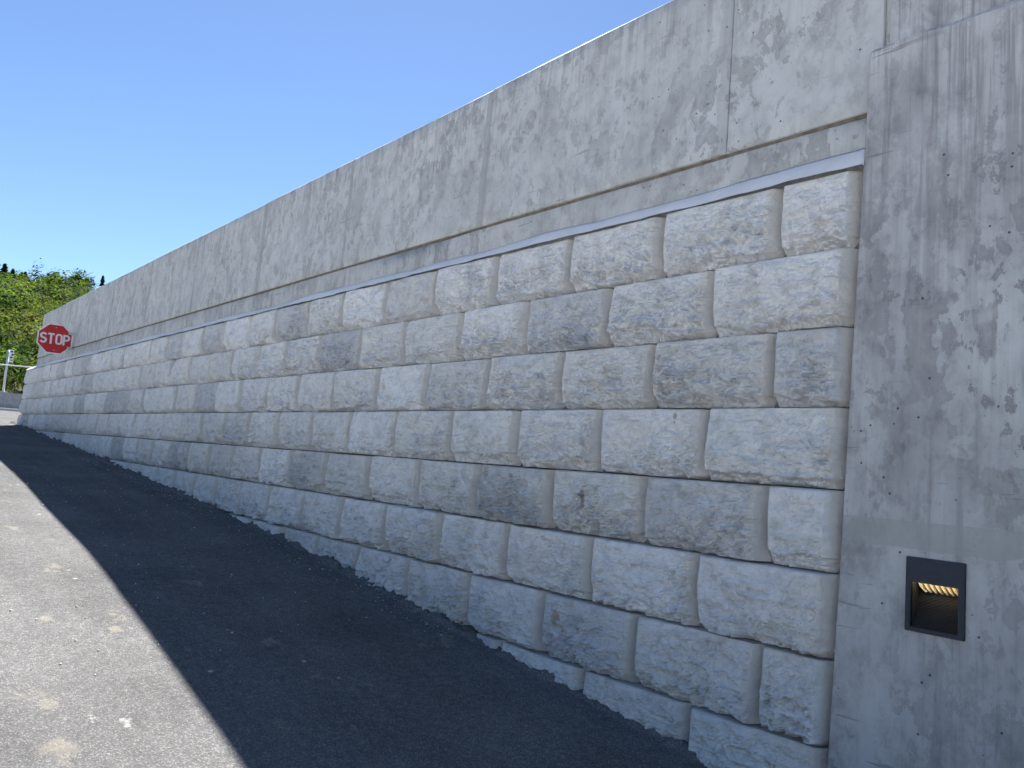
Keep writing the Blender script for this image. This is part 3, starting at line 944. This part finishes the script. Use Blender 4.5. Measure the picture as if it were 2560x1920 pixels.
# ------------------------------------------------------------------ wooded hillside
hn = Noise(12)
def hill_z(x, y):
    x = np.asarray(x, float); y = np.asarray(y, float)
    t = np.clip((x - 60) / 215, 0, 1)
    g = y / np.maximum(x, 1)
    ridge = 36.0 + 14 * (g + .15) ** 2 * 10 * np.sign(g + .15) + 3.0 * hn(x * 0 + 3.1, g * 18)
    z = .9 + ridge * (t * .93 + .07 * t * t) + 1.6 * hn.fbm(x * .03, y * .03, 3) * t
    return np.where(x > 275, z - (x - 275) * .12, z)
def make_hill():
    xs = np.concatenate([np.linspace(41, 300, 70), [360, 500, 900]]); gs = np.linspace(-1.3, .9, 70)
    X, G = np.meshgrid(xs, gs, indexing='ij'); Y = G * X
    Z = np.where(X < 60, .45 + (X - 41) / 19 * .45, hill_z(X, Y)) - .25
    v = np.stack([X, Y, Z], -1).reshape(-1, 3)
    o = link('hill', np_mesh('hill', v, grid_faces(len(xs), len(gs)), True), simple('hill_floor', (.05, .06, .025), .95, .1, .4, .4, .3))
    tag(o, kind='structure')
make_hill()

def crown_geo(rs, c, rx, rz, nleaf, size, tint, gaps=.25, flat=.35):
    """leaf quads scattered in clumps over a crown; returns verts, faces, tints"""
    ncl = max(9, int(nleaf / 16))
    cd = rs.normal(size=(ncl, 3)); cd /= np.linalg.norm(cd, axis=1)[:, None]
    cd[:, 2] = np.abs(cd[:, 2]) * 1.0 - flat * rs.uniform(0, 1, ncl)
    rad = rs.uniform(.55, 1.0, ncl)
    cc = cd * rad[:, None]
    which = rs.integers(0, ncl, nleaf)
    off = rs.normal(size=(nleaf, 3)) * .13
    p = (cc[which] + off) * np.array([rx, rx, rz]) + np.array(c)
    out = cc[which] + off; out /= np.linalg.norm(out, axis=1)[:, None] + 1e-6
    nrm = out * 1.9 + rs.normal(size=(nleaf, 3)) * .36 + np.array([0, 0, .35]); nrm /= np.linalg.norm(nrm, axis=1)[:, None]
    a = np.cross(nrm, rs.normal(size=(nleaf, 3))); a /= np.linalg.norm(a, axis=1)[:, None] + 1e-6
    b = np.cross(nrm, a)
    s = size * rs.uniform(.6, 1.35, nleaf)[:, None]
    q = np.stack([p - a * s, p - b * s * .62, p + a * s, p + b * s * .62], 1).reshape(-1, 3)
    f = np.arange(nleaf * 4).reshape(-1, 4)
    tc = np.array(tint)[None, :] * (1 + .22 * rs.normal(size=(ncl, 1)))[which]
    tc = np.clip(tc, .006, 1)
    tc = tc * np.array([1.1, 1.15, 1.05])
    col4 = np.concatenate([tc, np.ones((nleaf, 1))], 1)
    return q, f, np.repeat(col4, 4, 0)

GREENS = [(.060, .095, .022), (.045, .078, .022), (.085, .115, .025), (.036, .062, .022), (.072, .10, .034), (.10, .125, .03)]
def make_wood():
    rs = np.random.default_rng(21)
    Vs = []; Fs = []; Ts = []; base = 0
    x = 61.0
    while x < 292:
        t = (x - 61) / 231
        sp = 1.9 + 3.4 * t
        y = -.36 * x
        while y < .13 * x:
            xx = x + rs.uniform(-.45, .45) * sp; yy = y + rs.uniform(-.45, .45) * sp
            sz = (1.2 + 2.3 * t) * rs.uniform(.7, 1.5)
            if rs.uniform() < .06: sz *= 1.4
            if any(abs(yy / xx - gy) < wd and 0 < tx - xx < 16 for (tx, gy, wd) in ((112, -.148, .02), (98, -.152, .02))):
                y += sp; continue
            z = float(hill_z(xx, yy))
            tint = np.array(GREENS[rs.integers(0, 6)]) * rs.uniform(.55, 1.35)
            if t < .45 and rs.uniform() < .35: tint = np.array((.105, .12, .035)) * rs.uniform(.85, 1.15)
            n = int(330 + 100 * rs.uniform())
            q, f, c = crown_geo(rs, (xx, yy, z + sz * .95), sz, sz * rs.uniform(1.0, 1.45), n, sz * .085, tint)
            Vs.append(q); Fs.append(f + base); Ts.append(c); base += len(q)
            y += sp
        x += sp * .86
    me = np_mesh('woodland', np.concatenate(Vs), np.concatenate(Fs), False, np.concatenate(Ts))
    o = link('woodland', me, M['leaf'])
    tag(o, 'dense mixed green woodland covering the hillside', 'woodland', kind='stuff')
make_wood()

def at_px(px, py, X):
    """point at distance X along the street seen at photograph pixel (px, py); used once to measure where far trees stand"""
    d = _f + _r2 * ((px - 1280) / 1922.66) - _u2 * ((py - 960) / 1922.66)
    t = X / d.x
    return Vector((0, 2.724, -.264)) + d * t

def tree(name, label, base, height, crown_r, tint, seed, nleaf=900, cat='tree', trunk_frac=.35, group=None, loose=.1):
    rs = np.random.default_rng(seed)
    root = empty(name, base)
    tag(root, label, cat, group)
    b = Vector(base)
    vs = []; fs = []
    def limb(p0, p1, r0, r1, n=7):
        me = tube('x', p0, p1, r0, r1, n, False)
        k = len(vs); vs.extend([v.co.copy() for v in me.vertices]); fs.extend([tuple(k + i for i in p.vertices) for p in me.polygons])
        bpy.data.meshes.remove(me)
    top = b + Vector((0, 0, height * .8))
    limb(b - Vector((0, 0, .5)), b + Vector((0, 0, height * trunk_frac)), height * .028, height * .02)
    limb(b + Vector((0, 0, height * trunk_frac)), top, height * .02, height * .006)
    for k in range(9):
        a = k * 2.4; z = height * (trunk_frac + .06 * k * (1 - trunk_frac) / .6)
        z = min(z, height * .8)
        p0 = b + Vector((0, 0, z)); p1 = p0 + Vector((math.cos(a), math.sin(a), .7)) * crown_r * .75
        limb(p0, p1, height * .009, height * .003, 5)
    link('trunk', poly_mesh('trunk', vs, fs, True), M['bark'], root, (0, 0, 0))
    rz = height * (1 - trunk_frac) / 2
    q, f, c = crown_geo(rs, (b.x, b.y, b.z + height - rz), crown_r, rz, nleaf, crown_r * loose, tint, flat=.9)
    link('crown', np_mesh('crown', q, f, False, c), M['leaf'], root, (0, 0, 0))

def conifer(label, base, height, rad, seed, tint=(.065, .09, .055), nl=1100):
    rs = np.random.default_rng(seed)
    root = empty('conifer_tree', base); tag(root, label, 'tree', 'dark conifers along the ridge')
    b = Vector(base)
    link('trunk', tube('trunk', b - Vector((0, 0, .5)), b + Vector((0, 0, height * .97)), height * .02, .02, 8), M['bark'], root, (0, 0, 0))
    t = rs.uniform(.08, 1, nl) ** .8
    tier = np.floor(t * 9) / 9
    frac = (t - tier) * 9
    r = rad * (1 - t) * (.35 + .75 * (1 - frac)) * np.sqrt(rs.uniform(.05, 1, nl)) + .05
    a = rs.uniform(0, 2 * np.pi, nl)
    p = np.stack([b.x + r * np.cos(a), b.y + r * np.sin(a), b.z + t * height], -1)
    d = np.stack([np.cos(a), np.sin(a), -.35 + 0 * a], -1) + rs.normal(size=(nl, 3)) * .3
    d /= np.linalg.norm(d, axis=1)[:, None]
    w = np.cross(d, rs.normal(size=(nl, 3))); w /= np.linalg.norm(w, axis=1)[:, None]
    s = (rad * .11 * rs.uniform(.7, 1.3, nl))[:, None]
    q = np.stack([p - d * s, p - w * s * .4, p + d * s, p + w * s * .4], 1).reshape(-1, 3)
    c = np.repeat(np.concatenate([np.array(tint)[None] * rs.uniform(.7, 1.3, (nl, 1)), np.ones((nl, 1))], 1), 4, 0)
    link('foliage', np_mesh('foliage', q, np.arange(nl * 4).reshape(-1, 4), False, c), M['leaf'], root, (0, 0, 0))

def stand(px, py_top, X):
    p = at_px(px, py_top, X)
    zb = float(hill_z(p.x, p.y))
    return Vector((p.x, p.y, zb)), p.z - zb
b_, h_ = stand(206, 674, 262); tree('round_tree', 'tall rounded tree with a loose crown standing out on the skyline', b_, h_, 4.2, (.062, .09, .03), 31, 1500, loose=.085)
b_, h_ = stand(74, 785, 112); tree('turning_tree', 'orange and buff tree turning colour on the slope beside the parapet end', b_, max(h_, 3.2), 2.3, (.22, .135, .06), 32, 900, trunk_frac=.2)
b_, h_ = stand(84, 812, 98); tree('yellow_bush', 'bright yellow green bush just below the orange tree', b_, max(h_, 2.2), 1.7, (.34, .30, .05), 33, 800, 'bush', trunk_frac=.12)
for i, (px, py, X, rad, lab) in enumerate([(258, 690, 268, 4.0, 'small dark pointed conifer showing just above the parapet edge'),
        (13, 660, 270, 4.6, 'tallest dark conifer on the ridge at the left edge'),
        (33, 673, 270, 4.0, 'slim dark conifer on the ridge, second from the left edge'),
        (55, 681, 272, 3.6, 'short dark conifer on the ridge, third from the left edge'),
        (64, 680, 274, 3.6, 'short dark conifer on the ridge, nearest to the rounded tree'),
        (6, 864, 84, 1.1, 'young dark conifer low on the slope behind the thin post')]):
    b_, h_ = stand(px, py, X); conifer(lab, b_, max(h_, 2.5), rad, 50 + i)

def rock():
    rs = np.random.default_rng(5)
    import bmesh
    p = at_px(20, 785, 150)
    bm = bmesh.new(); bmesh.ops.create_icosphere(bm, subdivisions=3, radius=1)
    nz = Noise(8)
    for v in bm.verts:
        k = 1 + .25 * float(nz.fbm(np.array(v.co.x * 2.1 + 5), np.array(v.co.z * 2.1 + v.co.y), 3))
        v.co = Vector((v.co.x * 1.2 * k, v.co.y * 1.1 * k, v.co.z * .42 * k))
    me = bpy.data.meshes.new('rock_outcrop'); bm.to_mesh(me); bm.free()
    o = link('rock_outcrop', me, M['rock'], None, (p.x, p.y, p.z))
    tag(o, 'small pale rock outcrop among the trees on the hillside', 'rock')
rock()

# ------------------------------------------------------------------ loose grit on the road
def make_grit():
    rs = np.random.default_rng(9)
    V = []; F = []
    tet = np.array([(1, 0, -.4), (-.5, .87, -.4), (-.5, -.87, -.4), (.2, .1, .7)])
    n = 1300
    X = rs.uniform(.4, 1, n) ** 1.3 * 11; Y = rs.uniform(.08, 4.5, n)
    Y = np.where(rs.uniform(size=n) < .3, rs.uniform(.06, .3, n), Y)
    r = rs.uniform(.0022, .0065, n) * np.where(rs.uniform(size=n) < .04, 2.2, 1)
    Z = prof(X)
    for i in range(n):
        a = rs.uniform(0, 6.28); c, s = math.cos(a), math.sin(a)
        t = tet * r[i] * rs.uniform(.7, 1.4, (4, 3))
        t = np.stack([t[:, 0] * c - t[:, 1] * s, t[:, 0] * s + t[:, 1] * c, t[:, 2]], -1) + (X[i], Y[i], Z[i] + .006)
        b = len(V) * 4; V.append(t); F += [(b, b + 1, b + 3), (b + 1, b + 2, b + 3), (b + 2, b, b + 3), (b, b + 2, b + 1)]
    me = np_mesh('grit', np.concatenate(V), np.array(F))
    o = link('grit', me, simple('grit_stone', (.42, .40, .37), .9, .2, 40, .6, .2))
    tag(o, 'loose stone grit scattered over the asphalt', 'grit', kind='stuff')
make_grit()
print('blocks', count)
